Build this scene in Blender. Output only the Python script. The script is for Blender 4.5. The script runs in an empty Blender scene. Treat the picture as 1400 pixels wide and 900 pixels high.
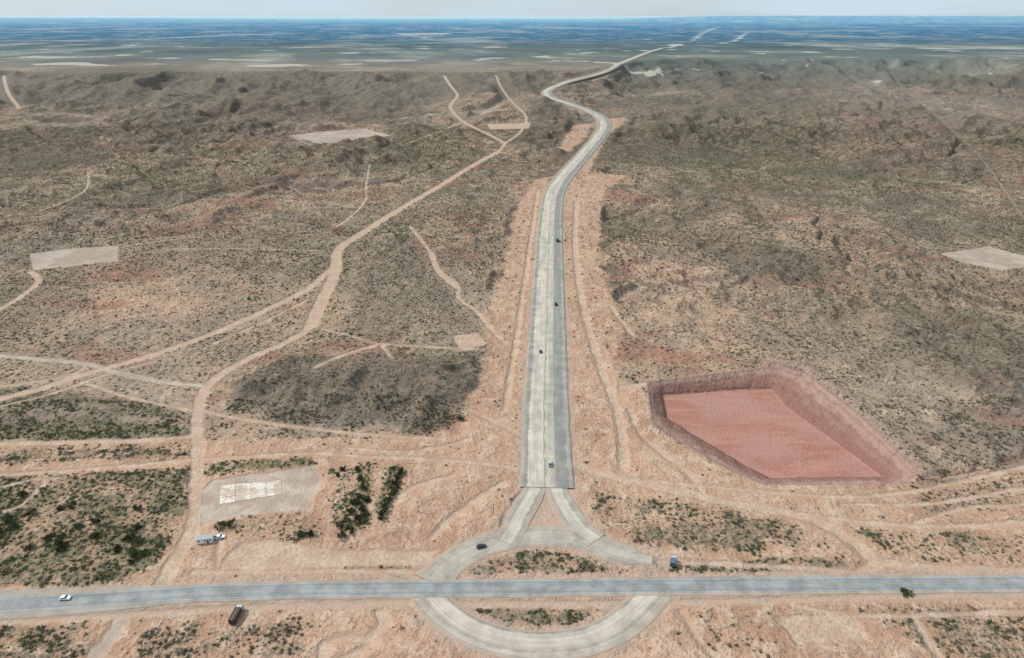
import bpy, bmesh, math, random
import numpy as np
from mathutils import Vector, Matrix
random.seed(7); rng=np.random.default_rng(11)
scene=bpy.context.scene
H=220.0; PITCH=math.atan(429/933.0); F=933.0
# ------------------------------------------------------------------ numeric helpers
def sst(a,b,x):
    t=np.clip((x-a)/(b-a),0,1); return t*t*(3-2*t)
def _h(ix,iy,s):
    h=(ix*374761393+iy*668265263+s*974634777)&0xffffffff
    h=((h^(h>>13))*1274126177)&0xffffffff
    h=((h^(h>>16))*2246822519)&0xffffffff
    return ((h^(h>>15))&0xffffff)/float(0xffffff)
def vn(x,y,s=0):
    xf=np.floor(x);yf=np.floor(y);ix=xf.astype(np.int64);iy=yf.astype(np.int64)
    u=x-xf;v=y-yf;u=u*u*u*(u*(u*6-15)+10);v=v*v*v*(v*(v*6-15)+10)
    a=_h(ix,iy,s);b=_h(ix+1,iy,s);c=_h(ix,iy+1,s);d=_h(ix+1,iy+1,s)
    return ((a*(1-u)+b*u)*(1-v)+(c*(1-u)+d*u)*v)*2-1
def fbm(x,y,o=4,s=0,g=0.5):
    r=0;a=1;t=0
    for i in range(o):
        c_,s_=math.cos(.6*i+.3),math.sin(.6*i+.3)
        r=r+a*vn((x*c_-y*s_)*2**i+17.3*i,(x*s_+y*c_)*2**i-9.1*i,s+i);t+=a;a*=g
    return r/t
def ridged(x,y,o=4,s=0):
    r=0;a=1;t=0
    for i in range(o):
        c_,s_=math.cos(.7*i+.2),math.sin(.7*i+.2)
        r=r+a*(1-2*np.abs(vn((x*c_-y*s_)*2**i+5.3*i,(x*s_+y*c_)*2**i+3.1*i,s+i)));t+=a;a*=.5
    return r/t
# ------------------------------------------------------------------ macro landform
def rimd(x,y):
    k=x/np.maximum(y,50.)
    return 2250+650*sst(.06,.22,k)+90*fbm(x/420.,y*0+3.3,3,40)+35*vn(x/90.,y*0+1,44)
def hlow(x,y):
    r=rimd(x,y)
    t=np.clip((y-(r-800))/800.,0,1)
    h=60*t**1.7*(1-sst(4200,7500,y))
    k=x/np.maximum(y,50.)
    m=sst(27000,36000,y)*(sst(.10,.30,k)*(185+12*vn(x/9000.,y*0,5))+sst(-.25,-.6,k)*60)
    return h+m
def survey(u,v,z0=0.0):
    """photogrammetric intersection of a sight line with the landform -> world x,y"""
    xc=(u-700)/F; yc=(450-v)/F
    d=(xc,math.cos(PITCH)+yc*math.sin(PITCH),-math.sin(PITCH)+yc*math.cos(PITCH))
    t=np.geomspace(120,90000,900)
    X=d[0]*t;Y=d[1]*t;Z=H+d[2]*t-z0
    e=Z-hlow(X,Y); i=np.nonzero(e<0)[0]
    if len(i)==0: return (float(X[-1]),float(Y[-1]))
    i=i[0]
    if i==0: return (float(X[0]),float(Y[0]))
    k=e[i-1]/(e[i-1]-e[i]); tt=t[i-1]+(t[i]-t[i-1])*k
    return (float(d[0]*tt),float(d[1]*tt))
def S(pts,z0=0.0): return [survey(u,v,z0) for u,v in pts]
def smooth(P,n=4,closed=False):
    P=[np.array(p) for p in P]; out=[]
    m=len(P)
    for i in range(m if closed else m-1):
        if closed: a,b,c,d=P[i-1],P[i],P[(i+1)%m],P[(i+2)%m]
        else: a=P[max(i-1,0)];b=P[i];c=P[i+1];d=P[min(i+2,m-1)]
        for j in range(n):
            t=j/n
            out.append(.5*((2*b)+(-a+c)*t+(2*a-5*b+4*c-d)*t*t+(-a+3*b-3*c+d)*t**3))
    if not closed: out.append(P[-1])
    return out
# ------------------------------------------------------------------ surveyed features
MAIN=S([(748,668),(748,640),(747,600),(747,550),(748,500),(749,450),(750,400),(751,350),(753,300),(757,268),(768,247),(784,228),(800,210),(817,190),(827,173),(820,160),(800,150),(770,140),(750,132),(750,124),(770,115),(803,106),(835,95),(860,83),(885,73),(905,67)])
HWY=S([(-260,843),(-100,834),(0,828),(150,819),(300,810),(500,806),(700,804),(1100,800),(1400,798),(1700,797)])
LOOP=S([(580,806),(597,828),(622,850),(658,869),(700,880),(745,883),(795,878),(836,863),(864,843),(886,822),(900,806)])
LEGL=S([(738,655),(727,678),(712,705),(700,728),(690,742)])
LEGR=S([(756,655),(764,678),(778,703),(795,725),(815,740)])
ARC=S([(590,797),(614,773),(655,749),(700,738),(750,733),(795,739),(830,751),(862,761),(892,766)])
tracks=[ # pts, half width m, 1=grey
([(212,812),(225,790),(240,765),(262,725),(268,680),(270,620),(270,560),(285,525),(330,495),(390,468),(425,445),(440,410),(458,372),(462,342),(490,322),(540,290),(600,255),(640,230),(680,208),(690,196)],3.0,0),
([(425,445),(440,410),(458,372),(462,342),(490,322),(540,290),(600,255),(640,230),(680,208)],5.0,0),
([(690,196),(660,180),(632,166),(615,146),(625,131),(616,118),(607,104)],4.2,0),
([(0,545),(60,530),(120,510),(200,488),(280,460),(350,430),(420,395),(455,365)],3.2,0),
([(0,556),(70,538),(130,517),(210,494)],.8,0),
([(290,470),(360,440),(420,410)],.8,0),
([(-80,485),(0,487),(60,492),(120,498),(160,510),(220,522),(275,528)],2.3,1),
([(120,498),(90,515),(0,528)],1.0,0),
([(272,560),(300,568),(360,578),(430,587),(510,595),(600,600)],1.4,0),
([(120,525),(180,545),(265,562)],1.2,0),
([(-60,609),(0,607),(100,605),(200,602),(262,597)],1.8,0),
([(-60,654),(0,650),(100,643),(200,635),(270,628),(330,625),(430,620),(500,625),(620,630),(700,640)],1.3,0),
([(772,630),(820,647),(870,660),(940,675),(1010,690),(1080,702),(1130,720),(1170,745),(1200,768),(1290,778),(1400,782),(1500,784)],2.7,0),
([(1200,768),(1180,782),(1170,796)],2.8,0),
([(1080,702),(1200,716),(1300,720),(1400,714),(1480,708)],1.2,0),
([(880,657),(1040,672),(1150,680),(1250,672),(1330,655),(1400,638),(1480,620)],1.2,0),
([(1150,690),(1260,690),(1340,678),(1440,660)],1.0,0),
([(1250,715),(1320,695),(1400,690),(1480,680)],1.0,0),
([(788,275),(786,340),(797,420),(820,500),(843,560),(853,620),(850,642)],2.2,0),
([(735,260),(725,330),(712,420),(700,500),(690,560)],1.4,0),
([(690,196),(710,182),(719,160),(700,140),(685,120),(678,103)],3.0,0),
([(440,200),(520,206),(560,195),(620,172),(690,140)],1.6,1),
([(400,185),(430,200),(500,202)],1.6,1),
([(520,165),(600,156),(690,150)],1.6,1),
([(170,352),(215,342),(300,340),(450,343)],.6,0),
([(160,340),(200,332),(260,325)],.8,0),
([(440,450),(480,460),(520,470),(600,475),(660,478)],1.0,0),
([(520,470),(470,485),(430,502)],1.4,0),
([(520,470),(535,490)],1.0,0),
([(560,310),(588,345),(598,368),(625,390),(626,408),(650,425),(668,447),(690,470)],1.4,0),
([(588,345),(600,372),(625,394)],2.6,0),
([(505,225),(500,255),(500,272),(484,292),(460,310)],1.1,0),
([(120,235),(118,258),(90,275),(55,288)],1.0,0),
([(42,372),(52,385),(22,410),(-20,432)],2.6,0),
([(5,104),(10,125),(26,148)],4.0,0),
([(-10,165),(60,155),(160,160)],1.4,0),
([(1188,66),(1215,90),(1262,142),(1302,178),(1340,215),(1400,300)],.2,0),
([(835,420),(850,440),(868,462)],1.4,0),
([(850,530),(890,524)],2.0,0),
([(165,846),(152,868),(122,905)],3.0,1),
([(440,905),(447,880),(475,872),(503,878),(490,893),(460,905)],1.7,0),
([(500,876),(525,852),(520,838)],2.1,0),
([(300,742),(298,772)],1.2,0),
([(620,650),(560,668),(530,700)],1.0,0),([(690,660),(640,690),(590,735)],1.4,0),
([(640,560),(700,590),(715,600)],1.0,0),
([(1245,838),(1285,900)],1.3,0),([(930,836),(960,880),(990,905)],1.0,0),
([(1060,820),(1170,842),(1400,836)],1.0,0),
([(-60,826),(0,850),(160,842),(400,828),(560,824)],1.6,0),
([(900,768),(1000,772),(1120,778),(1210,786),(1400,789)],1.3,0),
([(262,783),(400,781),(560,782),(600,788)],1.2,0),
([(920,824),(1100,820),(1250,815),(1480,812)],1.5,0),
([(640,600),(600,612),(540,618),(470,612)],1.0,0),
([(0,666),(60,655),(30,690),(5,700)],.8,0),
([(860,560),(880,600),(930,640),(960,672)],1.0,0),
([(0,78),(200,79),(420,83),(700,82),(800,84),(850,88)],4,1),
([(0,92),(200,93),(330,95),(560,97),(700,98)],3,0),
([(905,67),(1000,71),(1190,67),(1400,66)],9,1),
([(905,67),(930,60),(960,46),(985,36)],10,1),
([(985,60),(1020,45)],12,1),
([(330,87),(450,91),(560,95)],6,0),
([(900,69),(820,72),(700,75),(500,73),(300,72)],7,0),
]
TR=[(smooth(S(p),4),w,g) for p,w,g in tracks]
pads=[
([(395,186),(430,181),(500,176),(538,186),(480,192),(440,198)],1),
([(40,347),(100,340),(161,336),(160,357),(90,364),(45,370)],1),
([(1285,347),(1350,337),(1400,350),(1420,362),(1370,370),(1318,360)],1),
([(288,657),(430,637),(440,655),(420,697),(330,705),(272,722),(274,672)],1),
([(298,772),(330,742),(370,738),(450,752),(592,754),(585,772),(300,779)],0),
([(665,170),(725,168),(722,176),(670,177)],0),
([(618,460),(650,455),(665,470),(630,480)],0),
([(560,822),(920,822),(905,835),(870,832),(600,832)],0),
([(40,90),(60,86),(125,86),(150,90)],1),([(335,89),(400,87),(440,91),(350,92)],1),
([(540,46),(620,45.5),(610,47),(550,48)],1),
([(720,664),(690,700),(684,735),(820,738),(790,700),(775,664)],0),
([(1060,845),(1170,838),(1185,875),(1090,880)],0),
]
PD=[(S(p),g) for p,g in pads]
bares=[
[(728,246),(750,242),(748,640),(560,604),(612,588),(640,535),(668,482),(655,435),(676,400),(690,350),(700,290)],
[(772,242),(800,240),(862,238),(828,262),(820,340),(835,400),(850,455),(842,520),(885,528),(893,585),(1000,645),(745,660)],
[(-200,603),(250,602),(600,596),(780,600),(1000,648),(1250,665),(1330,650),(1600,610),(1600,1100),(-200,1100)],
[(762,205),(780,172),(812,168),(800,190),(780,208)],
[(815,165),(860,160),(850,172),(830,185),(805,240),(790,240)],
]
BA=[S(p) for p in bares]
vegs=[ # polygon, veg, green, dark, soft
([(-100,655),(120,648),(257,640),(252,700),(212,770),(150,797),(-100,803)],1.5,.8,.7,4),
([(-100,582),(150,575),(262,585),(262,598),(-100,602)],1.3,.9,.5,3),
([(-100,614),(250,608),(262,624),(-100,642)],.8,.6,.2,3),
([(278,634),(420,626),(432,634),(280,652)],1.4,1,.5,2),
([(455,640),(512,632),(503,720),(452,728)],.8,.9,.2,3),
([(530,640),(555,637),(545,670),(522,710),(512,700)],1,1,.2,2),
([(640,828),(815,828),(790,858),(745,865),(700,860),(660,845)],1.1,.6,.2,2),
([(815,674),(960,690),(1080,712),(1130,745),(1000,757),(880,745),(820,710)],.8,.5,.25,4),
([(640,762),(720,750),(890,770),(1150,762),(1165,784),(640,787)],.8,.5,.15,2),
([(-80,852),(142,850),(110,905),(-80,915)],.8,.4,.4,2),
([(200,862),(420,852),(430,905),(180,905)],.6,.2,.2,3),
([(1170,725),(1450,732),(1450,772),(1230,764)],.85,.5,.3,3),
([(1180,832),(1450,828),(1450,915),(1300,905)],.65,.4,.25,3),
([(950,835),(1060,835),(1060,905),(980,905)],.4,.3,0,3),
([(1250,665),(1450,640),(1450,690),(1260,700)],.5,.3,.2,4),
([(300,705),(420,700),(450,740),(340,738)],.4,.5,0,3),
([(480,766),(560,764),(560,778),(480,778)],.9,.7,0,2),
([(315,525),(400,492),(520,480),(600,490),(662,480),(640,540),(598,585),(500,582),(380,574),(318,556)],.6,.15,1.,7),
([(-80,530),(60,535),(200,550),(262,575),(-80,578)],.8,.5,.5,6),
([(960,335),(1060,345),(1145,365),(1120,385),(1000,375)],.3,.1,.9,14),
([(1190,415),(1300,430),(1400,470),(1500,560),(1330,540),(1230,470)],.3,.2,.7,14),
([(1300,550),(1450,560),(1450,640),(1330,640),(1270,600)],.3,.2,.5,12),
([(-200,98),(760,99),(735,128),(520,140),(250,135),(-200,150)],.5,.1,.9,60),
([(860,84),(1600,80),(1600,115),(1000,122),(850,120)],.5,.1,.8,70),
([(-50,180),(120,175),(150,220),(60,240),(-50,235)],.3,.1,.8,30),
([(150,150),(400,140),(560,135),(560,165),(400,172),(250,200),(190,190)],.3,.0,.5,40),
([(850,130),(1100,130),(1150,190),(1020,230),(860,210)],.3,.3,.4,50),
([(1000,120),(1500,120),(1500,200),(1250,190)],.1,.0,.4,60),
([(720,140),(750,140),(800,160),(770,190),(740,210),(700,195),(725,170)],.3,0,.6,20),
([(900,260),(1000,260),(1050,300),(940,300)],.2,.2,.5,20),
([(100,360),(280,380),(250,450),(90,440)],-.15,0,-.1,30),
([(840,330),(1010,360),(1020,480),(860,500)],-.1,0,-.2,20),
([(440,480),(520,470),(540,500),(460,510)],-.5,0,-.6,6),
([(460,330),(640,340),(640,450),(480,450)],.1,.2,.1,20),
]
VG=[(S(p),a,b,c,s) for p,a,b,c,s in vegs]
gul=[([(1035,200),(1100,208),(1180,222),(1260,232),(1340,240),(1420,262)],14,10),
([(40,172),(90,192),(150,202),(205,208)],15,10),([(150,285),(190,292),(240,302)],7,6),([(400,300),(440,306),(470,318)],5,5),
([(1000,245),(1100,250),(1250,262)],6,6),([(1265,660),(1330,642),(1420,622)],3,3),([(1150,330),(1260,350),(1330,350)],4,6),
([(640,240),(700,262),(700,275)],3,5),([(390,585),(460,588),(540,590)],2.5,2.5),([(230,150),(330,158),(420,150)],9,12),([(880,190),(960,196),(1010,205)],7,9)]
GU=[(smooth(S(p),3),a,w) for p,a,w in gul]
PITD=7.5
RIM=S([(884,522),(1000,507),(1058,500),(1100,513),(1175,572),(1255,650),(1238,662),(1045,664),(992,641),(891,582)])
FLOOR=S([(906,541),(1010,533),(1054,532),(1074,556),(1138,602),(1206,652),(1052,654),(1010,632),(912,573)],-PITD)
SPOIL=smooth(S([(1066,500),(1107,510),(1182,568),(1264,647)]),4)
# ------------------------------------------------------------------ distance fields
def dpoly(x,y,P,cap=60.,closed=False):
    d=np.full(x.shape,cap)
    n=len(P);A=np.array(P)
    g=np.nonzero((x>A[:,0].min()-cap)&(x<A[:,0].max()+cap)&(y>A[:,1].min()-cap)&(y<A[:,1].max()+cap))[0]
    if len(g)==0: return d
    xs=x[g];ys_=y[g];dd=np.full(len(g),cap)
    for i in range(n if closed else n-1):
        ax,ay=P[i];bx,by=P[(i+1)%n]
        m=np.nonzero((xs>min(ax,bx)-cap)&(xs<max(ax,bx)+cap)&(ys_>min(ay,by)-cap)&(ys_<max(ay,by)+cap))[0]
        if len(m)==0: continue
        px=xs[m]-ax;py=ys_[m]-ay;dx=bx-ax;dy=by-ay
        t=np.clip((px*dx+py*dy)/(dx*dx+dy*dy+1e-9),0,1)
        dd[m]=np.minimum(dd[m],np.hypot(px-t*dx,py-t*dy))
    d[g]=dd
    return d
def inside(x,y,P):
    c=np.zeros(x.shape,bool);n=len(P)
    for i in range(n):
        ax,ay=P[i];bx,by=P[(i+1)%n]
        if ay==by: continue
        k=((ay>y)!=(by>y))&(x<(bx-ax)*(y-ay)/(by-ay)+ax)
        c^=k
    return c
def sdp(x,y,P,cap=60.):
    d=dpoly(x,y,P,cap,True); return np.where(inside(x,y,P),d,-d)
ROADS=[(smooth(MAIN,4),13.5),(smooth(HWY,4),5.5),(smooth(LOOP,4),7),(smooth(LEGL,4),6),(smooth(LEGR,4),6),(smooth(ARC,4),6)]
def fields(x,y):
    R={}
    CAP=60.
    trk=np.full(x.shape,-CAP);gry=trk.copy();rd=trk.copy()
    for P,w,g in TR:
        v=w-dpoly(x,y,P,CAP)
        if g: gry=np.maximum(gry,v)
        else: trk=np.maximum(trk,v)
    for P,g in PD:
        v=sdp(x,y,P,CAP)
        if g: gry=np.maximum(gry,v)
        else: trk=np.maximum(trk,v)
    for P,w in ROADS: rd=np.maximum(rd,w-dpoly(x,y,P,CAP))
    bare=np.full(x.shape,-CAP)
    for P in BA: bare=np.maximum(bare,sdp(x,y,P,CAP))
    veg=.66+.35*fbm(x/190.,y/190.,3,70); grn=.25+.45*fbm(x/260.,y/260.,3,80); drk=.12+1.0*fbm(x/230.,y/200.,4,90)*sst(450,1000,y)
    drk=np.maximum(drk,0)
    bf=sst(-4,6,bare+6*fbm(x/25.,y/25.,2,5))
    veg=veg*(1-.85*bf); drk=drk*(1-bf)
    for P,a,b,c,s in VG:
        m=sdp(x,y,P,max(60.,s*1.5))
        m=sst(-s,s,m+s*.9*fbm(x/(s*3.),y/(s*3.),3,15))
        veg=veg+a*m;grn=grn*(1-m)+np.maximum(b,grn*.4)*m;drk=drk+c*m
    patch=sst(-.3,.2,fbm(x/14.,y/14.,3,33))
    near=1-sst(330,420,y)
    veg=veg*(1-near*(1-patch)*.6)
    rim=sdp(x,y,RIM);flo=sdp(x,y,FLOOR)
    t=np.where(flo>0,1.,np.where(rim<=0,0.,rim/(rim-flo+1e-6)))
    feat=np.maximum(np.maximum(trk,gry),np.maximum(rd,rim))
    sp=dpoly(x,y,SPOIL)
    clf=np.zeros(x.shape);gh=np.zeros(x.shape)
    for P,a,w in GU:
        d=dpoly(x,y,P)+4.5*fbm(x/14.,y/14.,3,8)
        e=np.exp(-(d/w)**2);gh=np.maximum(gh,e*a);clf=np.maximum(clf,np.exp(-(d/(w*.8))**2)*sst(.15,.6,e*(1-e)*4+.1))
    veg=np.clip(veg,0,1)*(1-sst(-3,2,rim))*(1-clf*.7)
    fm=sst(3,32,-feat); fm2=sst(1,9,-feat)
    r=rimd(x,y)
    hilly=.45+.55*sst(-.35,.3,fbm(x/380.,y/380.,2,120))
    A=(sst(330,560,y)*12+sst(900,1700,y)*13)*hilly
    A=A*(1-.8*bf)
    n=.5*fbm(x/170.,y/150.,3,1)+.75*ridged(x/85.,y/105.,4,20)
    n=n+np.where(y<1500,.22*ridged(x/22.,y/26.,2,50),0)
    det=A*n*fm*(1-sst(-120,30,y-r))
    wx=x+22*fbm(x/60.,y/60.,2,140);wy=y+22*fbm(x/60.,y/60.,2,150)
    ch=fbm(wx/260.,wy/260.,2,160);wid=.05+.012*vn(x/200.,y/200.,170)
    inc=np.exp(-(ch/wid)**2)
    ch2=fbm(wx/95.,wy/110.,2,180);inc2=np.exp(-(ch2/.08)**2)*.5
    inc=np.maximum(inc,inc2)*sst(360,520,y)*(1-sst(-300,0,y-r))*(1-bf)*hilly
    det=det-inc*fm*(5+6*sst(700,1400,y))
    sc=sst(-900,-350,y-r)*(1-sst(-40,15,y-r))
    rr_=ridged(x/190.,y/420.,4,60)
    det=det+sc*fm*28*(rr_-.3)
    det=det+fm2*(.4*fbm(x/9.,y/9.,3,3)+.6*fbm(x/32.,y/32.,2,4))*(y<1500)
    det=det+fm2*near*.6*ridged(x/60.,y/9.,2,210)
    hill=drk.clip(0,1)*sst(300,360,y)*(1-sst(560,700,y))*fm
    det=det+hill*5.5*(.5+ridged(x/28.,y/28.,3,7))
    det=det-gh*fm2
    det=det+3.4*np.exp(-(sp/9.)**2)*(t<.02)
    hol=np.clip(.5-.6*n,0,1)
    drk=drk+.4*sst(.45,.85,hol)*fm*sst(420,700,y)*(1-bf)
    h=hlow(x,y)+det*(rim<=0) - PITD*t + np.where((t>0)&(t<1),.5*fbm(x/4.,y/4.,3,66)+.5*ridged(x/9.,y/9.,2,67),0)
    R.update(trk=trk,gry=np.maximum(gry,-CAP),rd=rd,bare=bare,veg=veg,grn=np.clip(grn,0,1),drk=np.clip(drk,0,1),rim=rim,flo=flo,clf=clf,h=h,spo=sp,inc=inc)
    return R
# ------------------------------------------------------------------ node helpers
class NB:
    def __init__(s,tree): s.t=tree;s.n=tree.nodes;s.l=tree.links
    def put(s,inp,v):
        if isinstance(v,bpy.types.NodeSocket): s.l.new(v,inp)
        elif v is not None:
            if isinstance(v,tuple) and len(v)==3 and inp.type=='RGBA': v=(*v,1)
            inp.default_value=v
    def m(s,op,a,b=None,c=None,clamp=False):
        n=s.n.new('ShaderNodeMath');n.operation=op;n.use_clamp=clamp
        s.put(n.inputs[0],a);s.put(n.inputs[1],b);s.put(n.inputs[2],c);return n.outputs[0]
    def mix(s,f,a,b,bt='MIX'):
        n=s.n.new('ShaderNodeMix');n.data_type='RGBA';n.blend_type=bt
        s.put(n.inputs[0],f);s.put(n.inputs[6],a);s.put(n.inputs[7],b);return n.outputs[2]
    def mr(s,x,a,b,c=0.,d=1.,sm=True):
        n=s.n.new('ShaderNodeMapRange');n.interpolation_type='SMOOTHSTEP' if sm else 'LINEAR'
        for i,v in enumerate((x,a,b,c,d)): s.put(n.inputs[i],v)
        return n.outputs[0]
    def noise(s,vec,sc,det=3,ro=.55,dist=0,dim='2D'):
        n=s.n.new('ShaderNodeTexNoise');n.noise_dimensions=dim
        s.put(n.inputs['Vector'],vec);n.inputs['Scale'].default_value=sc;n.inputs['Detail'].default_value=det
        n.inputs['Roughness'].default_value=ro;n.inputs['Distortion'].default_value=dist
        return n.outputs[0]
    def vor(s,vec,sc):
        n=s.n.new('ShaderNodeTexVoronoi');n.voronoi_dimensions='2D'
        s.put(n.inputs['Vector'],vec);n.inputs['Scale'].default_value=sc
        return n.outputs['Distance'],n.outputs['Color']
    def attr(s,name):
        n=s.n.new('ShaderNodeAttribute');n.attribute_name=name;return n.outputs['Fac']
    def vec(s,vec,sc):
        n=s.n.new('ShaderNodeVectorMath');n.operation='MULTIPLY';s.put(n.inputs[0],vec);n.inputs[1].default_value=sc;return n.outputs[0]
    def sep(s,vec):
        n=s.n.new('ShaderNodeSeparateXYZ');s.put(n.inputs[0],vec);return n.outputs
def newmat(name,rough=.95,spec=.1):
    m=bpy.data.materials.new(name);m.use_nodes=True
    b=m.node_tree.nodes['Principled BSDF'];b.inputs['Roughness'].default_value=rough
    b.inputs['Specular IOR Level'].default_value=spec
    return m,NB(m.node_tree),b
def simple(name,col,rough=.6,spec=.3,metal=0,var=.12,sc=3.):
    m,nb,b=newmat(name,rough,spec)
    tc=nb.n.new('ShaderNodeTexCoord').outputs['Object']
    f=nb.noise(tc,sc,3,dim='3D')
    c=nb.mix(nb.mr(f,.3,.7),tuple(k*(1-var) for k in col),tuple(min(1,k*(1+var)) for k in col))
    nb.l.new(c,b.inputs['Base Color']);b.inputs['Metallic'].default_value=metal
    return m
# ------------------------------------------------------------------ terrain mesh
ys=[-400,-250,-120,-30,30,80,110]
y=125.
while y<110000:
    ys.append(y)
    y+= max(.9,.0042*y) if y<3100 else .02*y
ys=np.array(ys);NC=860
s=np.linspace(-1,1,NC);s=s+np.sign(s)*np.maximum(0,np.abs(s)-.9)**2*60
hw=135+.86*np.maximum(ys,0)
X=(hw[:,None]*s[None,:]).ravel();Y=np.repeat(ys,NC)
Fd=fields(X,Y)
nr=len(ys);nv=nr*NC
def bulk(name,co,quads,k):
    me=bpy.data.meshes.new(name)
    me.vertices.add(len(co));me.vertices.foreach_set('co',co.astype(np.float32).ravel())
    me.loops.add(quads.size);me.loops.foreach_set('vertex_index',quads.astype(np.int32).ravel())
    me.polygons.add(len(quads));me.polygons.foreach_set('loop_start',np.arange(0,quads.size,k,dtype=np.int32));me.polygons.foreach_set('loop_total',np.full(len(quads),k,dtype=np.int32))
    me.update(calc_edges=True);return me
i=np.arange((nr-1)*(NC-1));r0=i//(NC-1);c0=i%(NC-1);a=r0*NC+c0
me=bulk('desert_ground',np.stack([X,Y,Fd['h']],1),np.stack([a,a+1,a+NC+1,a+NC],1),4)
me.polygons.foreach_set('use_smooth',np.ones(len(a),bool))
for k in ('trk','gry','rd','bare','veg','grn','drk','rim','flo','clf','spo','inc'):
    at=me.attributes.new(k,'FLOAT','POINT');at.data.foreach_set('value',Fd[k].astype(np.float32))
ground=bpy.data.objects.new('desert_ground',me);scene.collection.objects.link(ground)
# ground material, aerial haze included in its base colour
gm,nb,bs=newmat('desert_soil_hazed',.95,.08)
ge=nb.n.new('ShaderNodeNewGeometry');pos=ge.outputs['Position'];nz=nb.sep(ge.outputs['Normal'])[2]
px,py,pz=nb.sep(pos)
n200=nb.noise(pos,1/210.,2);n40=nb.noise(pos,1/45.,3,.6);n8=nb.noise(pos,1/9.,3,.65);n2=nb.noise(pos,.55,2,.65)
nS=nb.noise(nb.vec(pos,(.6,1.1,1)),1/85.,3,.65)
c8=nb.m('SUBTRACT',n8,.5);c2=nb.m('SUBTRACT',n2,.5)
soil=nb.mix(nb.mr(n200,.35,.65),(.415,.275,.185),(.365,.275,.20))
soil=nb.mix(nb.mr(n40,.42,.62,0,.7),soil,(.26,.195,.15))
soil=nb.mix(nb.mr(n8,.5,.7),soil,(.48,.36,.26))
soil=nb.mix(nb.m('MULTIPLY',nb.mr(nS,.54,.66),.75),soil,(.30,.14,.10))
soil=nb.mix(nb.m('MULTIPLY',nb.mr(nS,.46,.36),nb.mr(py,450,1000,.1,.75)),soil,(.13,.10,.095))
drk=nb.attr('drk')
dm=nb.m('MULTIPLY',drk,nb.mr(n8,.3,.62,.6,1.))
soil=nb.mix(nb.m('MULTIPLY',dm,.8),soil,(.115,.095,.085))
bare=nb.mr(nb.m('ADD',nb.attr('bare'),nb.m('ADD',nb.m('MULTIPLY',c8,16.),nb.m('MULTIPLY',nb.m('SUBTRACT',n40,.5),24.))),-4,4)
sand=nb.mix(nb.mr(n40,.35,.65),(.42,.265,.18),(.345,.205,.135))
sand=nb.mix(nb.mr(n8,.42,.72),sand,(.48,.34,.25))
sand=nb.mix(nb.m('MULTIPLY',nb.mr(n2,.5,.75),.6),sand,(.25,.16,.108))
ru=nb.noise(nb.vec(pos,(.16,.018,1)),1.,2,.5,.5)
sand=nb.mix(nb.m('MULTIPLY',nb.mr(nb.m('ABSOLUTE',nb.m('SUBTRACT',ru,.5)),.0,.03,1,0),.35),sand,(.54,.40,.30))
col=nb.mix(nb.m('MULTIPLY',bare,.92),soil,sand)
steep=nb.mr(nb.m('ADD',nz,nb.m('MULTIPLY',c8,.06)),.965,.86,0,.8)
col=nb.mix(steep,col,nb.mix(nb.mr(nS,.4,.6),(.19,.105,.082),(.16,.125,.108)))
inc=nb.attr('inc')
col=nb.mix(nb.m('MULTIPLY',nb.mr(nb.m('ADD',inc,nb.m('MULTIPLY',c8,.25)),.80,.95),.65),col,(.46,.34,.25))
veg=nb.attr('veg');grn=nb.attr('grn')
vv=nb.m('MULTIPLY',veg,nb.mr(n8,.3,.6,.45,1.3))
vcol=nb.mix(grn,(.105,.086,.064),(.08,.092,.044))
col=nb.mix(nb.mr(veg,.55,1.,0,.42),col,nb.mix(grn,(.21,.16,.12),(.17,.15,.085)))
col=nb.mix(nb.m('MULTIPLY',vv,nb.mr(n2,.42,.62,.05,.66)),col,nb.mix(.35,vcol,(.18,.155,.10)))
d1,cc1=nb.vor(pos,1/3.6);r1=nb.sep(cc1)
rad=nb.m('MULTIPLY',vv,nb.mr(r1[0],0,1,.2,.7,False))
sp1=nb.mr(nb.m('SUBTRACT',d1,rad),-.08,.04,1,0)
col=nb.mix(nb.m('MULTIPLY',sp1,nb.mr(py,500,1400,.5,.85)),col,nb.mix(nb.m('MULTIPLY',r1[1],.4),vcol,(.16,.14,.105)))
d3,cc3=nb.vor(pos,1/13.);r3=nb.sep(cc3)
sp3=nb.mr(nb.m('SUBTRACT',d3,nb.m('MULTIPLY',vv,nb.mr(r3[0],0,1,.15,.8,False))),-.15,.05,1,0)
col=nb.mix(nb.m('MULTIPLY',sp3,nb.mr(py,600,1600,.15,.8)),col,vcol)
clf=nb.attr('clf')
col=nb.mix(nb.mr(nb.m('ADD',clf,nb.m('MULTIPLY',c8,.8)),.35,.75,0,.9),col,(.15,.07,.053))
nedge=nb.m('ADD',nb.m('MULTIPLY',c2,2.6),nb.m('MULTIPLY',c8,4.5))
fare=nb.m('MULTIPLY',nb.m('SUBTRACT',n200,.5),nb.mr(py,1500,3000,0,230.))
fare=nb.m('ADD',fare,nb.m('MULTIPLY',nb.m('SUBTRACT',n40,.5),nb.mr(py,900,1800,4,60.)))
trk=nb.m('ADD',nb.attr('trk'),nedge)
tcol=nb.mix(nb.mr(n8,.35,.65),(.41,.29,.21),(.48,.36,.27))
tcol=nb.mix(nb.m('MULTIPLY',nb.mr(n2,.42,.68),.5),tcol,(.30,.21,.15))
col=nb.mix(nb.mr(trk,-3.,1.,0,.35),col,tcol)
col=nb.mix(nb.mr(trk,-.8,1.,0,.8),col,tcol)
gry=nb.m('ADD',nb.m('ADD',nb.attr('gry'),nedge),fare)
gcol=nb.mix(nb.mr(n8,.35,.65),(.35,.29,.24),(.44,.375,.31))
gcol=nb.mix(nb.m('MULTIPLY',nb.mr(n40,.42,.62),.6),gcol,(.29,.225,.178))
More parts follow.
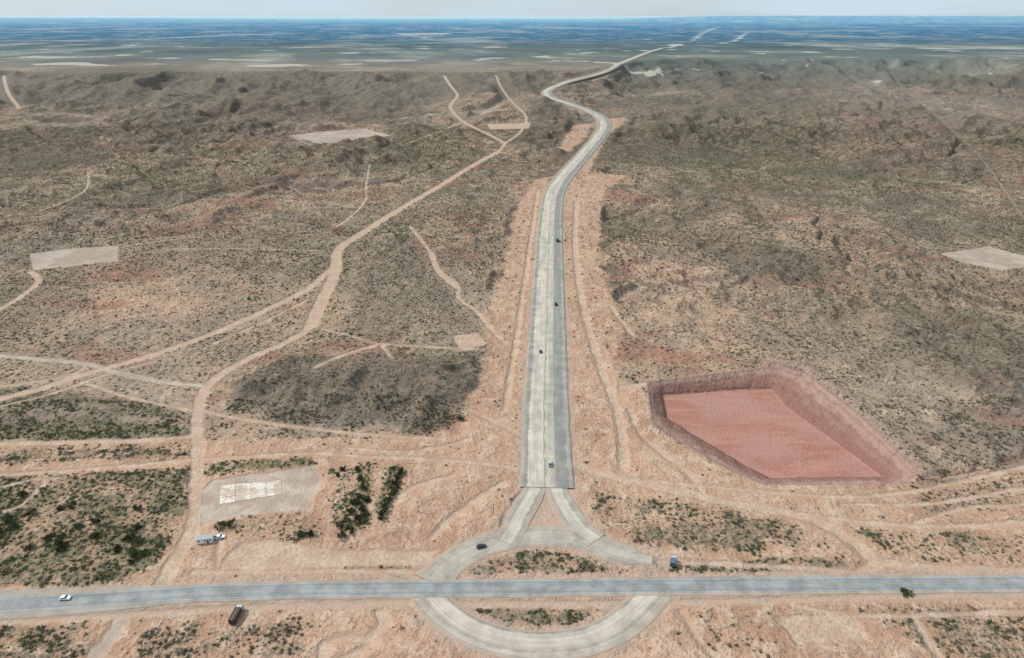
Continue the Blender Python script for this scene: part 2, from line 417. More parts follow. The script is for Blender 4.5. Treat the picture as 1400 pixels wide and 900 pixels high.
col=nb.mix(nb.mr(gry,-1.2,1.,0,.82),col,gcol)
rd=nb.m('ADD',nb.attr('rd'),nb.m('MULTIPLY',nedge,.9))
rv=nb.mix(nb.mr(n8,.35,.65),(.42,.295,.22),(.33,.245,.19))
col=nb.mix(nb.mr(rd,-6,-1,0,.85),col,rv)
rim=nb.attr('rim');flo=nb.attr('flo');spo=nb.attr('spo')
pn=nb.noise(nb.vec(pos,(.03,.12,1)),1.,3,.6,.8)
pc=nb.mix(nb.mr(pn,.35,.68),(.31,.148,.115),(.375,.195,.153))
pc=nb.mix(nb.m('MULTIPLY',nb.mr(n40,.42,.6),.7),pc,(.35,.20,.16))
pc=nb.mix(nb.mr(n2,.5,.75,0,.25),pc,(.26,.125,.10))
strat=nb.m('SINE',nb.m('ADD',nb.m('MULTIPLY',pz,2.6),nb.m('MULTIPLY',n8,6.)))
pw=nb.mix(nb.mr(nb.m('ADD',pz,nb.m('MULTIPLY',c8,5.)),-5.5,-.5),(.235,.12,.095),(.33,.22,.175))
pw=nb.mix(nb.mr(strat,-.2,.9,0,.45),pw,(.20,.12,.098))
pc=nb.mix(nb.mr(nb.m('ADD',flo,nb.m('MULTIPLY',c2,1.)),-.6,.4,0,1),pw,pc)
spm=nb.mr(nb.m('ADD',spo,nb.m('MULTIPLY',c8,14.)),4.,8.,.75,0)
col=nb.mix(spm,col,nb.mix(nb.mr(n2,.35,.65),(.33,.235,.185),(.22,.165,.135)))
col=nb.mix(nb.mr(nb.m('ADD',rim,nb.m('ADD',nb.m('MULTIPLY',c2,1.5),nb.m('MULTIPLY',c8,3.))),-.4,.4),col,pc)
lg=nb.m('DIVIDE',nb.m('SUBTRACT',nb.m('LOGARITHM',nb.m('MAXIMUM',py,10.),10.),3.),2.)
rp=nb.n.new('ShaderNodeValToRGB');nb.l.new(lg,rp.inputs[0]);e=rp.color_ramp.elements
haze_stops=[(.0,(.19,.16,.14)),(.17,(.13,.13,.12)),(.225,(.125,.14,.125)),(.27,(.10,.13,.125)),(.33,(.065,.11,.13)),(.42,(.045,.115,.17)),(.54,(.045,.15,.25)),(.66,(.08,.22,.345)),(.78,(.17,.34,.46)),(.9,(.30,.48,.58)),(1,(.42,.57,.65))]  # painted aerial haze: ground colour turns blue, then paler, with distance
e[0].position=0;e[0].color=(*haze_stops[0][1],1);e[1].position=1;e[1].color=(*haze_stops[-1][1],1)
for p,c in haze_stops[1:-1]:
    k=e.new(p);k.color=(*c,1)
far_haze=rp.outputs[0]
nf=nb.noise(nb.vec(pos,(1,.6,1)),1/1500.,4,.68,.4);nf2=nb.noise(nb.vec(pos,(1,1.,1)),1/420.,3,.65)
far_haze=nb.mix(nb.mr(nf,.5,.66,0,.45),far_haze,nb.mix(.62,far_haze,(.50,.50,.46)))
far_haze=nb.mix(nb.mr(nf2,.54,.66,0,.5),far_haze,nb.mix(.6,far_haze,(.40,.37,.31)))
far_haze=nb.mix(nb.mr(nf2,.48,.32,0,.7),far_haze,nb.mix(.6,far_haze,(.03,.05,.065)))
far_haze=nb.mix(nb.mr(nb.m('MAXIMUM',trk,gry),-3,3,0,.6),far_haze,(.50,.49,.45))
col=nb.mix(nb.mr(lg,.05,.22,0,.35),col,far_haze)  # blend the painted haze over the soil colour
col=nb.mix(nb.mr(lg,.17,.25),col,far_haze)
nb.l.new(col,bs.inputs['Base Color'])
bp=nb.n.new('ShaderNodeBump');bp.inputs['Strength'].default_value=.8;bp.inputs['Distance'].default_value=1.
hh=nb.m('ADD',nb.m('MULTIPLY',n2,.7),nb.m('MULTIPLY',nb.m('MULTIPLY',n8,3.2),nb.mr(nb.m('MAXIMUM',nb.m('MAXIMUM',trk,gry),flo),-2,1,1,.15)))
nb.l.new(hh,bp.inputs['Height']);nb.l.new(bp.outputs[0],bs.inputs['Normal'])
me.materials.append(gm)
# ------------------------------------------------------------------ roads
def ribbon(name,P,half,lift,mat,n=6,across=8,skirt=1.2,wfun=None,taper=0):
    P=smooth(P,n);P=[np.array(p,float) for p in P]
    Ls=[0]
    for i in range(1,len(P)): Ls.append(Ls[-1]+np.linalg.norm(P[i]-P[i-1]))
    vs=[];uv=[];K=across
    for i,p in enumerate(P):
        a=P[max(i-1,0)];b=P[min(i+1,len(P)-1)];t=(b-a)/np.linalg.norm(b-a);nrm=np.array([t[1],-t[0]])
        L=Ls[i]
        hwid=half if wfun is None else wfun(p)
        if taper: hwid*=.35+.65*float(sst(0,taper,np.array(Ls[-1]-L)))
        hwid+=.5*float(fbm(np.array([L/11.]),np.array([half]),2,9)[0])
        zl=lift*(1+max(0,p[1]-600)/900.)
        zc=float(hlow(np.array([p[0]]),np.array([p[1]]))[0])
        offs=[-hwid-skirt]+[hwid*(2*k/(K-1)-1) for k in range(K)]+[hwid+skirt]
        for j,o in enumerate(offs):
            q=p+nrm*o
            z=zc+zl+(.0 if 0<j<len(offs)-1 else -zl-.35)
            if 0<j<len(offs)-1: z-=abs(o)/hwid*.03
            vs.append((q[0],q[1],z));uv.append((o,L))
    W=K+2;fs=[(i*W+j,i*W+j+1,(i+1)*W+j+1,(i+1)*W+j) for i in range(len(P)-1) for j in range(W-1)]
    m=bpy.data.meshes.new(name);m.from_pydata(vs,[],fs);l=m.uv_layers.new(name='UVMap')
    idx=np.array([lp.vertex_index for lp in m.loops]);l.data.foreach_set('uv',np.array(uv,np.float32)[idx].ravel())
    m.update()
    if m.polygons[0].normal.z<0: m.flip_normals()
    m.materials.append(mat);o=bpy.data.objects.new(name,m);scene.collection.objects.link(o)
    return o
def roadmat(name,base,bands,wob=.6,streak=.5,rough=.9,edge=None):
    m,nb,b=newmat(name,rough,.15)
    uv=nb.n.new('ShaderNodeTexCoord').outputs['UV'];pos=nb.n.new('ShaderNodeNewGeometry').outputs['Position']
    u,v,_=nb.sep(uv)
    n1=nb.noise(pos,.12,4,.65);n2=nb.noise(pos,1.1,2,.6);st=nb.noise(nb.vec(uv,(.9,.012,1)),1.,4,.6)
    long=nb.noise(nb.vec(uv,(.12,.018,1)),1.,3,.6)
    ue=nb.m('ADD',u,nb.m('ADD',nb.m('MULTIPLY',nb.m('SUBTRACT',n1,.5),wob*4),nb.m('MULTIPLY',nb.m('SUBTRACT',n2,.5),wob)))
    col=nb.mix(nb.mr(n1,.3,.7),tuple(k*.78 for k in base),tuple(k*1.22 for k in base))
    for lo,hi,c,amt in bands:
        mk=nb.m('MULTIPLY',nb.mr(ue,lo-.3,lo+.3),nb.mr(ue,hi-.3,hi+.3,1,0))
        cv=nb.mix(nb.mr(n1,.3,.7),tuple(k*.86 for k in c),tuple(min(1,k*1.1) for k in c))
        col=nb.mix(nb.m('MULTIPLY',mk,nb.mr(long,.35,.55,amt*.55,amt)),col,cv)
    col=nb.mix(nb.mr(st,.45,.7,0,streak),col,nb.mix(.65,col,(.26,.23,.195)))
    col=nb.mix(nb.mr(st,.5,.3,0,streak*.6),col,nb.mix(.4,col,(.60,.54,.46)))
    col=nb.mix(nb.mr(n2,.5,.75,0,.35),col,nb.mix(.5,col,(.2,.17,.14)))
    if edge:
        col=nb.mix(nb.mr(nb.m('ABSOLUTE',ue),edge-1.2,edge,0,.9),col,(.37,.27,.205))
    nb.l.new(col,b.inputs['Base Color'])
    return m
gr_light=(.49,.44,.36)
m_main=roadmat('gravel_base_course',(.235,.23,.205),[(-10.3,-1.7,gr_light,.95),(-1.0,4.2,(.46,.41,.335),.9),(5.2,10.8,(.195,.195,.19),.7),(11.2,12.2,(.38,.34,.285),.7),(-16,-12.6,(.31,.255,.20),.85),(13.0,16,(.34,.27,.21),.85)],.6,.65)
ribbon('gravel_road',MAIN,13.2,.7,m_main,n=8,across=10,skirt=1.8)
m_hwy=roadmat('worn_asphalt',(.225,.24,.24),[(-20,-4.0,(.36,.27,.205),.9),(4.0,20,(.38,.285,.215),.9),(-2.9,-2.1,(.18,.195,.20),.6),(2.1,2.9,(.18,.195,.20),.6)],.35,.45,.8)
def hw_w(p): return 5.0+3.0*(1-float(sst(-210,-120,np.array(p[0]))))
ribbon('asphalt_highway',HWY,5.0,.35,m_hwy,n=10,across=8,skirt=1.0,wfun=hw_w)
m_loop=roadmat('loop_gravel',(.34,.30,.25),[(-6.2,-5.6,(.16,.155,.14),.8),(-5,1.5,(.47,.415,.34),.9),(2.6,3.2,(.24,.22,.19),.7),(3.4,5.6,(.41,.35,.285),.8)],.45,.65,edge=7.)
ribbon('turning_loop_road',LOOP,6.8,.22,m_loop,n=8,skirt=1.0)
m_leg=roadmat('slip_gravel',(.30,.275,.235),[(-2.6,2.8,(.48,.43,.355),.92)],.6,.6,edge=5.8)
ribbon('slip_road',LEGL,5.8,.42,m_leg,n=8,skirt=.8)
ribbon('slip_road',LEGR,5.8,.46,m_leg,n=8,skirt=.8)
m_arc=roadmat('junction_gravel',(.32,.285,.24),[(-2.5,3.2,(.41,.365,.305),.7)],.9,.6,edge=6.6)
def arc_w(p): return 6.4+4.5*(1-float(sst(205,238,np.array(p[1]))))*(p[0]<0)
ribbon('junction_road',ARC,6.0,.28,m_arc,n=8,skirt=1.2,taper=16,wfun=arc_w)
wht=simple('road_paint',(.5,.5,.48),.6,.3,0,.35,.8);yel=simple('yellow_paint',(.45,.34,.12),.6,.3,0,.2,.8)
def marking(name,P,off,w,dash,mat,lift):
    P=smooth(P,40);P=[np.array(p,float) for p in P];vs=[];fs=[];L=0
    for i in range(len(P)-1):
        a,b=P[i],P[i+1];t=(b-a);l=np.linalg.norm(t);t/=l;nr=np.array([t[1],-t[0]]);L+=l
        if dash and (L%12)>5: continue
        k=len(vs)
        for q,o in ((a,off-w),(a,off+w),(b,off+w),(b,off-w)):
            r=q+nr*o;vs.append((r[0],r[1],lift))
        fs.append((k,k+1,k+2,k+3))
    m=bpy.data.meshes.new(name);m.from_pydata(vs,[],fs);m.update();m.materials.append(mat)
    o=bpy.data.objects.new(name,m);scene.collection.objects.link(o)
marking('edge_line_marking',HWY,-3.5,.05,False,wht,.345);marking('edge_line_marking',HWY,3.5,.05,False,wht,.345)
marking('centre_line_marking',HWY,0,.07,True,yel,.362)
# ------------------------------------------------------------------ vegetation (merged shrub mesh)
def template(seed,leaves,core,rings=2):
    R=random.Random(seed);vs=[];fs=[]
    vs.append((R.uniform(-.15,.15),R.uniform(-.15,.15),1.0*core))
    rg=((.62,.62),(0,.85)) if rings==2 else ((.1,.85),)
    for z,rr in rg:
        for k in range(6):
            a=k*math.pi/3+R.uniform(-.35,.35)+z;q=rr*R.uniform(.55,1.15)*core
            vs.append((q*math.cos(a),q*math.sin(a),z*R.uniform(.6,1.25)*core))
    for k in range(6):
        n=(k+1)%6
        fs.append((0,1+k,1+n))
        if rings==2: fs+= [(1+k,7+k,7+n),(1+k,7+n,1+n)]
    for k in range(leaves):
        th=R.uniform(0,6.283);ph=math.acos(R.uniform(0,1));rr=R.uniform(.65,1.1)
        c=Vector((rr*math.sin(ph)*math.cos(th),rr*math.sin(ph)*math.sin(th),rr*math.cos(ph)+.05))
        A=Vector((R.gauss(0,1),R.gauss(0,1),R.gauss(0,1))).normalized();B=A.orthogonal().normalized();s_=R.uniform(.16,.34)
        b0=len(vs);vs+=[tuple(c+A*s_),tuple(c-A*s_*.6+B*s_*.7),tuple(c-A*s_*.6-B*s_*.7)];fs.append((b0,b0+1,b0+2))
    return np.array(vs),np.array(fs)
def leafmat_attr(name):
    m,nb,b=newmat(name,.9,.05)
    r=nb.attr('tint');g=nb.attr('green')
    c=nb.mix(g,nb.mix(r,(.066,.054,.04),(.135,.115,.085)),nb.mix(r,(.046,.06,.025),(.10,.108,.053)))
    nb.l.new(c,b.inputs['Base Color']);return m
def scatter(name,x,y_,h,r,grn,leaves,core,mat,seed,K=6,flat=.8,rings=2):
    n=len(x);var=rng.integers(0,K,n);V=[];T=[];tint=[];gg=[];off=0
    for k in range(K):
        tv,tf=template(seed+k,leaves,core,rings);id_=np.nonzero(var==k)[0];m_=len(id_)
        if m_==0: continue
        a=rng.uniform(0,6.28,m_);c_=np.cos(a)*r[id_]*rng.uniform(.8,1.25,m_);s_=np.sin(a)*r[id_]*rng.uniform(.8,1.25,m_);sz=r[id_]*rng.uniform(.6,1.05,m_)*flat
        P=np.empty((m_,len(tv),3))
        P[:,:,0]=x[id_,None]+c_[:,None]*tv[None,:,0]-s_[:,None]*tv[None,:,1]
        P[:,:,1]=y_[id_,None]+s_[:,None]*tv[None,:,0]+c_[:,None]*tv[None,:,1]
        P[:,:,2]=h[id_,None]-.1+sz[:,None]*tv[None,:,2]
        V.append(P.reshape(-1,3));T.append((tf[None]+off+(np.arange(m_)*len(tv))[:,None,None]).reshape(-1,3));off+=m_*len(tv)
        tint.append(np.repeat(rng.uniform(0,1,m_),len(tv)));gg.append(np.repeat(grn[id_],len(tv)))
    me_=bulk(name,np.concatenate(V),np.concatenate(T),3)
    for nm,arr in (('tint',tint),('green',gg)):
        at=me_.attributes.new(nm,'FLOAT','POINT');at.data.foreach_set('value',np.concatenate(arr).astype(np.float32))
    me_.materials.append(mat);o=bpy.data.objects.new(name,me_);scene.collection.objects.link(o)
m_sh=leafmat_attr('scrub_foliage')
N=400000;u=rng.uniform(0,1,N);yy=np.sqrt(u*(1500**2-150**2)+150**2);xx=rng.uniform(-1,1,N)*(.72*yy+85)
f=fields(xx,yy)
ok=(f['trk']<-.6)&(f['gry']<-.6)&(f['rd']<-2.5)&(f['rim']<-1)
cl=sst(-.45,.3,fbm(xx/16.,yy/16.,3,200))
p=f['veg']*(.3+.8*cl)*(1-.6*sst(.7,.95,f['inc']))
sel=ok&(rng.uniform(0,1,N)<p)
r=rng.uniform(.5,1.0,N)*(1+.9*(rng.uniform(0,1,N)**5))*(.85+.45*sst(250,700,yy))*(.85+.35*f['grn'])
gsel=(rng.uniform(0,1,N)<f['grn']*.85).astype(float)
nearm=sel&(yy<480);farm=sel&(yy>=480)&(yy<760);vf=sel&(yy>=760)
scatter('desert_shrubs',xx[nearm],yy[nearm],f['h'][nearm],r[nearm],gsel[nearm],22,.8,m_sh,100)
scatter('desert_shrubs',xx[farm],yy[farm],f['h'][farm],r[farm],gsel[farm],0,1.0,m_sh,200)
scatter('desert_shrubs',xx[vf],yy[vf],f['h'][vf],r[vf]*1.08,gsel[vf],0,1.0,m_sh,240,rings=1)
N=60000;yy=rng.uniform(150,370,N);xx=rng.uniform(-1,1,N)*(.72*yy+85);f=fields(xx,yy)
ok=(f['trk']<-.6)&(f['gry']<-.8)&(f['rd']<-2.5)&(f['rim']<-1)
cc=sst(-.25,.25,fbm(xx/9.,yy/9.,3,400))
sel=ok&(rng.uniform(0,1,N)<np.clip(f['veg']*1.1-.12,0,1)*(.1+.85*cc))
scatter('low_bushes',xx[sel],yy[sel],f['h'][sel],rng.uniform(.4,1.2,sel.sum()),(rng.uniform(0,1,sel.sum())<.25+.7*f['grn'][sel]).astype(float),24,.75,m_sh,500,flat=.95)
N=60000;yy=rng.uniform(150,345,N);xx=rng.uniform(-1,1,N)*(.72*yy+85);f=fields(xx,yy)
ok=(f['trk']<-.3)&(f['gry']<-.3)&(f['rd']<-1.5)&(f['rim']<-1)
pp=(.14+.9*f['veg'])*(.2+1.1*sst(-.25,.4,fbm(xx/11.,yy/11.,3,300)))
sel=ok&(rng.uniform(0,1,N)<pp)
scatter('grass_tufts',xx[sel],yy[sel],f['h'][sel]+.05,rng.uniform(.18,.5,sel.sum()),(rng.uniform(0,1,sel.sum())<.4).astype(float),6,.7,m_sh,300)
# ------------------------------------------------------------------ objects
def hz(x,y): return float(fields(np.array([x]),np.array([y]))['h'][0])
def mesh_obj(name,vs,fs,mats,parent=None,mi=None):
    m=bpy.data.meshes.new(name);m.from_pydata([tuple(v) for v in vs],[],fs)
    for k in mats: m.materials.append(k)
    if mi is not None: m.polygons.foreach_set('material_index',mi)
    else:
        bm=bmesh.new();bm.from_mesh(m);bmesh.ops.recalc_face_normals(bm,faces=bm.faces);bm.to_mesh(m);bm.free()
    o=bpy.data.objects.new(name,m);scene.collection.objects.link(o)
    if parent: o.parent=parent
    return o
def prof(name,pts,w,mat,parent,bev=.05,yoff=0,taper=None):
    n=len(pts);vs=[]
    for sd in (-1,1):
        for (x,z) in pts:
            ww=w if taper is None else w*taper(z)
            vs.append((x,yoff+sd*ww/2,z))
    fs=[tuple(range(n)),tuple(range(2*n-1,n-1,-1))]+[(i,(i+1)%n,n+(i+1)%n,n+i) for i in range(n)]
    o=mesh_obj(name,vs,fs,[mat],parent)
    if bev:
        b=o.modifiers.new('bevel','BEVEL');b.width=bev;b.segments=2;b.limit_method='ANGLE'
    return o
def box(name,c,d,mat,parent,bev=.03):
    x,y_,z=c;a,b,h=d
    return prof(name,[(x-a/2,z-h/2),(x+a/2,z-h/2),(x+a/2,z+h/2),(x-a/2,z+h/2)],b,mat,parent,bev,y_)
def cyl(name,c,r,l,mat,parent,axis='Y',n=16,r2=None):
    r2=r if r2 is None else r2;vs=[]
    for sd,rr in ((-.5,r),(.5,r2)):
        for k in range(n):
            a=6.28318*k/n;p=(rr*math.cos(a),sd*l,rr*math.sin(a))
            if axis=='Z': p=(p[0],p[2],p[1])
            if axis=='X': p=(p[1],p[0],p[2])
            vs.append((p[0]+c[0],p[1]+c[1],p[2]+c[2]))
    fs=[tuple(range(n)),tuple(range(2*n-1,n-1,-1))]+[(k,(k+1)%n,n+(k+1)%n,n+k) for k in range(n)]
    return mesh_obj(name,vs,fs,[mat],parent)
def empty(name,x,y_,z,ang):
    e=bpy.data.objects.new(name,None);scene.collection.objects.link(e);e.location=(x,y_,z);e.rotation_euler=(0,0,ang);return e
white=simple('white_paint_metal',(.75,.76,.77),.35,.5,0,.04);black=simple('black_paint_metal',(.03,.03,.035),.35,.5,0,.1)
blue=simple('blue_paint_metal',(.07,.11,.18),.4,.5);glass=simple('window_glass',(.02,.025,.03),.1,.6);rubber=simple('tyre_rubber',(.02,.02,.02),.9,.1)
steel=simple('galvanised_steel',(.35,.36,.37),.5,.4,.5);wood=simple('weathered_wood',(.16,.12,.09),.9,.1);brown=simple('brown_tarpaulin',(.08,.055,.045),.8,.1)
redl=simple('red_lamp',(.4,.03,.02),.4,.4);silver=simple('silver_paint_metal',(.45,.46,.47),.35,.5)
def wheels(e,xs,w,r=.34):
    for x in xs:
        for sd in (-1,1):
            cyl('wheel',(x,sd*(w/2-.1),r),r,.24,rubber,e);cyl('hub',(x,sd*(w/2+.03),r),r*.55,.03,steel,e)
def car(x,y_,z,ang,mat,name='parked_car'):
    e=empty(name,x,y_,z,ang)
    prof('body',[(-2.2,.3),(-2.25,.75),(-2.1,.95),(-1.2,1.0),(1.0,1.0),(2.0,.85),(2.22,.6),(2.2,.3)],1.8,mat,e,.08)
    prof('cabin',[(-1.75,.98),(-1.35,1.45),(.15,1.47),(.95,.98)],1.62,glass,e,.05,0,lambda z:1 if z<1.2 else .86)
    prof('roof',[(-1.35,1.44),(-1.25,1.51),(.05,1.52),(.2,1.45)],1.42,mat,e,.03)
    box('front_bumper',(2.24,0,.45),(.1,1.6,.22),black,e);box('rear_lamp',(-2.24,.7,.8),(.06,.3,.15),redl,e);box('rear_lamp',(-2.24,-.7,.8),(.06,.3,.15),redl,e)
    wheels(e,(-1.35,1.35),1.8);return e
def pickup(x,y_,z,ang,mat,name='pickup_truck'):
    e=empty(name,x,y_,z,ang)
    prof('body',[(-2.6,.45),(-2.6,.75),(2.4,.75),(2.62,.7),(2.62,.45)],1.85,mat,e,.05)
    prof('bonnet',[(1.1,.74),(1.1,1.15),(2.4,1.02),(2.6,.74)],1.8,mat,e,.06)
    prof('cab',[(-.9,.74),(-.85,1.75),(.5,1.75),(1.2,1.12),(1.2,.74)],1.75,mat,e,.07)
    prof('windscreen',[(.6,1.68),(1.2,1.15),(1.24,1.17),(.64,1.71)],1.5,glass,e,0)
    for sd in (-1,1):
        prof('side_window',[(-.75,1.2),(-.7,1.62),(.4,1.62),(.95,1.2)],.03,glass,e,0,sd*.885)
        box('bed_side',(-1.75,sd*.88,.95),(1.7,.08,.45),mat,e)
        box('headlamp',(2.6,sd*.7,.9),(.06,.3,.16),white,e)
    box('tailgate',(-2.57,0,.95),(.08,1.7,.45),mat,e);box('bed_floor',(-1.7,0,.77),(1.7,1.7,.03),black,e,0)
    wheels(e,(-1.7,1.75),1.85,.4);return e
def truck(x,y_,z,ang,cab,cargo,L=7.5,name='cargo_truck'):
    e=empty(name,x,y_,z,ang);b=L/2
    box('chassis',(0,0,.75),(L,1.0,.25),black,e)
    prof('cab',[(b-1.9,.7),(b-1.9,2.6),(b-.5,2.65),(b-.05,1.7),(b,.7)],2.3,cab,e,.1)
    prof('windscreen',[(b-.42,2.5),(b-.1,1.75),(b-.05,1.77),(b-.37,2.52)],2.0,glass,e,0)
    for sd in (-1,1): prof('door_window',[(b-1.5,1.7),(b-1.5,2.35),(b-.6,2.35),(b-.4,1.7)],.04,glass,e,0,sd*1.155)
    box('cargo_box',(-1.05,0,2.0),(L-2.2,2.45,2.2),cargo,e,.04)
    box('cargo_rib',(-1.05,0,3.12),(L-2.6,.12,.06),steel,e,0)
    wheels(e,(-b+1.1,-b+2.3,b-1.0),2.4,.5);return e
def P2(u,v): return survey(u,v)
MZ=.72;HZ=.36
x,y_=P2(90,820);car(x,y_,HZ,.05,white)
x,y_=P2(658,749);car(x,y_,.32,.3,black)
x,y_=P2(762,331);truck(x,y_,MZ*1.1,math.pi/2,black,black,8)
x,y_=P2(760,418);pickup(x,y_,MZ,math.pi/2,black)
x,y_=P2(739,483);car(x,y_,MZ,-math.pi/2,black)
x,y_=P2(752,637);pickup(x,y_,MZ,math.pi/2,silver)
x,y_=P2(920,771);truck(x,y_,hz(x,y_),1.3,silver,blue,5.5)
x,y_=P2(324,844);truck(x,y_,hz(x,y_),1.5,silver,brown,9)
x,y_=P2(300,736);pickup(x,y_,hz(x,y_),.2,white)
x,y_=P2(281,741);e=empty('site_cabin',x,y_,hz(x,y_),.18)
box('walls',(0,0,1.45),(7,2.6,2.5),white,e,.03);prof('roof',[(-3.65,2.7),(3.65,2.7),(3.65,2.85),(-3.65,2.85)],2.9,steel,e,.02)
for k in (-2.4,0.2,2.5): box('window',(k,-1.31,1.7),(.9,.04,.8),glass,e,0)
box('door',(1.4,-1.315,1.2),(.85,.05,1.9),blue,e,0);box('skid',(0,-.9,.1),(6.8,.2,.2),steel,e,0);box('skid',(0,.9,.1),(6.8,.2,.2),steel,e,0)
cm,nb,b=newmat('weathered_concrete',.9,.2)
tc=nb.n.new('ShaderNodeNewGeometry').outputs['Position']
c=nb.mix(nb.mr(nb.noise(tc,.12,5,.7),.42,.60),(.62,.57,.50),(.42,.33,.26));c=nb.mix(nb.mr(nb.noise(tc,.8,3),.45,.65,0,.6),c,(.42,.33,.26))
nb.l.new(c,b.inputs['Base Color'])
Pq=S([(301,664),(385,657),(385,676),(300,690)])
root=empty('concrete_pad',0,0,0,0)
a0,b0,c0_,d0=[np.array(p) for p in Pq]
for i in range(4):
    for j in range(3):
        def q(s_,t_): return (1-t_)*((1-s_)*a0+s_*b0)+t_*((1-s_)*d0+s_*c0_)
        g=.004
        cs=[q(i/4+g,j/3+g),q((i+1)/4-g,j/3+g),q((i+1)/4-g,(j+1)/3-g),q(i/4+g,(j+1)/3-g)]
        vs=[(p[0],p[1],-.5) for p in cs]+[(p[0],p[1],.16+.01*((i*j)%3)) for p in cs]
        mesh_obj('slab',vs,[(0,1,2,3),(4,5,6,7),(0,1,5,4),(1,2,6,5),(2,3,7,6),(3,0,4,7)],[cm],root)
def pole(u,v,h=9):
    x,y_=P2(u,v);e=empty('utility_pole',x,y_,hz(x,y_),random.uniform(-.1,.1))
    cyl('shaft',(0,0,h/2-.3),.15,h+.6,wood,e,'Z',10,.1);box('crossarm',(0,0,h-.6),(2.2,.12,.14),wood,e,0)
    for k in (-.95,0,.95): cyl('insulator',(k,0,h-.42),.06,.2,white,e,'Z',8)
for u,v in ((675,704),(572,700),(822,688),(1015,782),(862,700),(945,733)): pole(u,v,6.5)
def sign(u,v,mat):
    x,y_=P2(u,v);e=empty('road_sign',x,y_,hz(x,y_),0)
    cyl('post',(-.5,0,1.1),.05,2.8,steel,e,'Z',8);cyl('post',(.5,0,1.1),.05,2.8,steel,e,'Z',8);box('panel',(0,-.07,2.2),(1.6,.05,1.0),mat,e,.01)
for u,v,m_ in ((655,790,blue),(884,790,white),(240,850,white),(1010,792,white)): sign(u,v,m_)
# trees
bark=simple('tree_bark',(.11,.08,.055),.95,.05)
m_tree=simple('tree_foliage',(.06,.075,.032),.85,.1,0,.5,.8)
def tree(u,v,h,rad,slim=False,name='tamarisk_tree',seed=0):
    x,y_=P2(u,v);R=random.Random(seed+int(u*7+v));vs=[];fs=[];mi=[]
    def limb(a,b,r1_,r2_):
        d=(b-a).normalized();s_=d.orthogonal().normalized();t=d.cross(s_);k=len(vs)
        for p,r in ((a,r1_),(b,r2_)):
            for j in range(6): an=j*math.pi/3;vs.append(p+s_*r*math.cos(an)+t*r*math.sin(an))
        for j in range(6): fs.append((k+j,k+(j+1)%6,k+6+(j+1)%6,k+6+j));mi.append(0)
    top=Vector((R.uniform(-.3,.3),R.uniform(-.3,.3),h*.75));limb(Vector((0,0,-.3)),top*.45,.22*h/7,.14*h/7);limb(top*.45,top,.14*h/7,.05)
    cl=[]
    for k in range(9 if slim else 12):
        an=R.uniform(0,6.28);rr=rad*R.uniform(.25,.95)*(.7 if slim else 1);zz=h*(R.uniform(.25,.95) if slim else R.uniform(.2,.8))
        c=Vector((rr*math.cos(an),rr*math.sin(an),zz));limb(top*R.uniform(.3,.9),c,.07,.02);cl.append((c,rad*R.uniform(.25,.5)))
    for c,cr in cl:
        for j in range(70):
            o=Vector((R.gauss(0,1),R.gauss(0,1),R.gauss(0,1)))
            o=o.normalized()*cr*R.uniform(.4,1.2);o.z*=.8 if not slim else 1.4
            s_=R.uniform(.12,.3);A=Vector((R.gauss(0,1),R.gauss(0,1),R.gauss(0,1))).normalized();B=A.orthogonal().normalized();k=len(vs)
            p=c+o;vs.extend([p+A*s_,p+B*s_*.7,p-A*s_,p-B*s_*.7]);fs.append((k,k+1,k+2,k+3));mi.append(1)
    o=mesh_obj(name,vs,fs,[bark,m_tree],None,mi);o.location=(x,y_,hz(x,y_));o.rotation_euler[2]=R.uniform(0,6)
TT=[(303,722,3.5,2.5),(316,721,4,2.8),(412,733,3.,2.2),(424,732,2.8,2.2),(466,722,3.6,2.6),(480,728,3.2,2.4),(492,715,4.,2.8),(497,700,3.6,2.4),(498,684,3.6,2.4),(488,692,3.,2.2),(474,716,3.5,2.4),(497,668,3,2.),(466,735,3,2.2),(1238,812,2.0,2.2),(630,573,3,2.5)]
R0=random.Random(5)
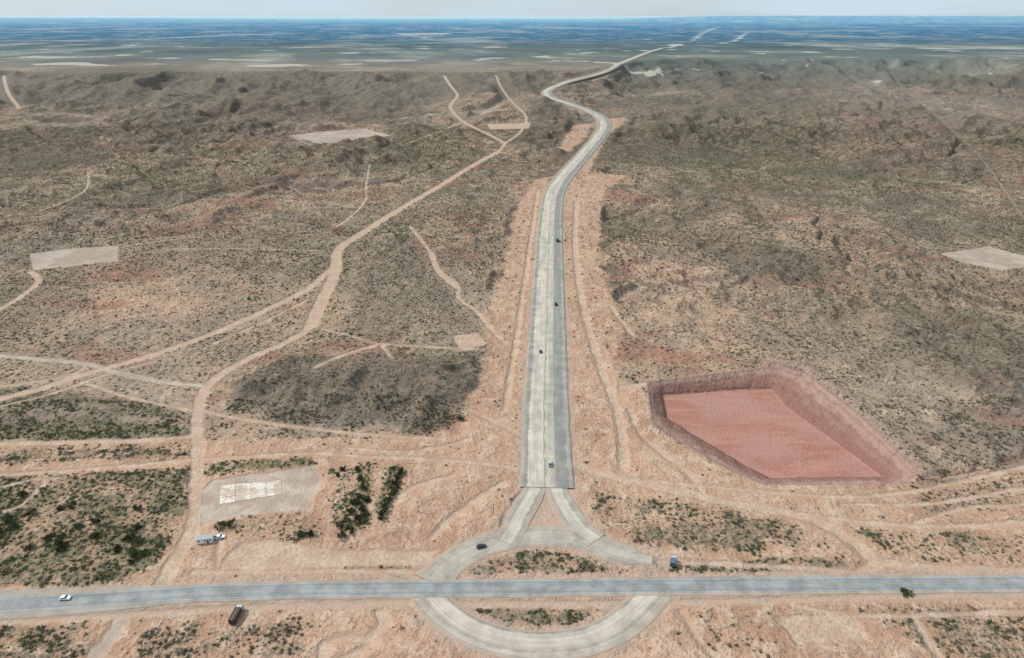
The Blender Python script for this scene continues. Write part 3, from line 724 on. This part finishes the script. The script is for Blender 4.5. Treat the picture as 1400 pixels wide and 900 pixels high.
for k in range(60):
    u=R0.uniform(-10,250);v=R0.triangular(655,792,735)
    if abs((v+.35*u)%47-20)>13: continue
    TT.append((u,v,R0.uniform(1.8,3.0),R0.uniform(1.6,3.0)))
for k in range(10): TT.append((R0.uniform(460,505),R0.uniform(640,735),R0.uniform(1.6,2.6),R0.uniform(1.2,2.1)))
for u,v,h,r_ in TT:
    if 205<u<262 and v>725: u-=60
    tree(u,v,h,r_)
for k in range(16):
    t=k/15;tree(550-30*t+random.uniform(-2,2),646+64*t,3.6+random.uniform(-1,1),1.7,False,'poplar_tree',k)
# ------------------------------------------------------------------ light, sky, camera
az=math.atan2(-.75,.22);el=math.radians(46)
sv=Vector((math.sin(az)*math.cos(el),math.cos(az)*math.cos(el),math.sin(el)))
sd=bpy.data.lights.new('sun','SUN');sd.energy=4.2;sd.angle=math.radians(.5);sd.color=(1,.96,.9)
so=bpy.data.objects.new('sun',sd);scene.collection.objects.link(so);so.rotation_euler=sv.to_track_quat('Z','Y').to_euler();so.location=(0,0,500)
w=bpy.data.worlds.new('World');scene.world=w;w.use_nodes=True;nt=w.node_tree;nb=NB(nt);bg=nt.nodes['Background']
sk=nt.nodes.new('ShaderNodeTexSky');sk.sky_type='NISHITA';sk.sun_disc=False;sk.sun_elevation=el;sk.sun_rotation=az%(2*math.pi);sk.air_density=1.0;sk.dust_density=.6
tc=nt.nodes.new('ShaderNodeTexCoord').outputs['Generated']
cn=nb.noise(nb.vec(tc,(1,1,9)),3.2,5,.6,.3,'3D')
c=nb.mix(nb.mr(cn,.38,.66,.7,.97),sk.outputs[0],(6.0,7.4,8.4))
nt.links.new(c,bg.inputs[0]);bg.inputs[1].default_value=.1
cd=bpy.data.cameras.new('camera');cd.sensor_width=36;cd.lens=24*F/933.33;cd.clip_start=1;cd.clip_end=200000
co=bpy.data.objects.new('camera',cd);scene.collection.objects.link(co);co.location=(0,0,H);co.rotation_euler=(math.pi/2-PITCH,0,0);scene.camera=co
scene.view_settings.view_transform='Standard';scene.view_settings.look='None';scene.view_settings.exposure=0
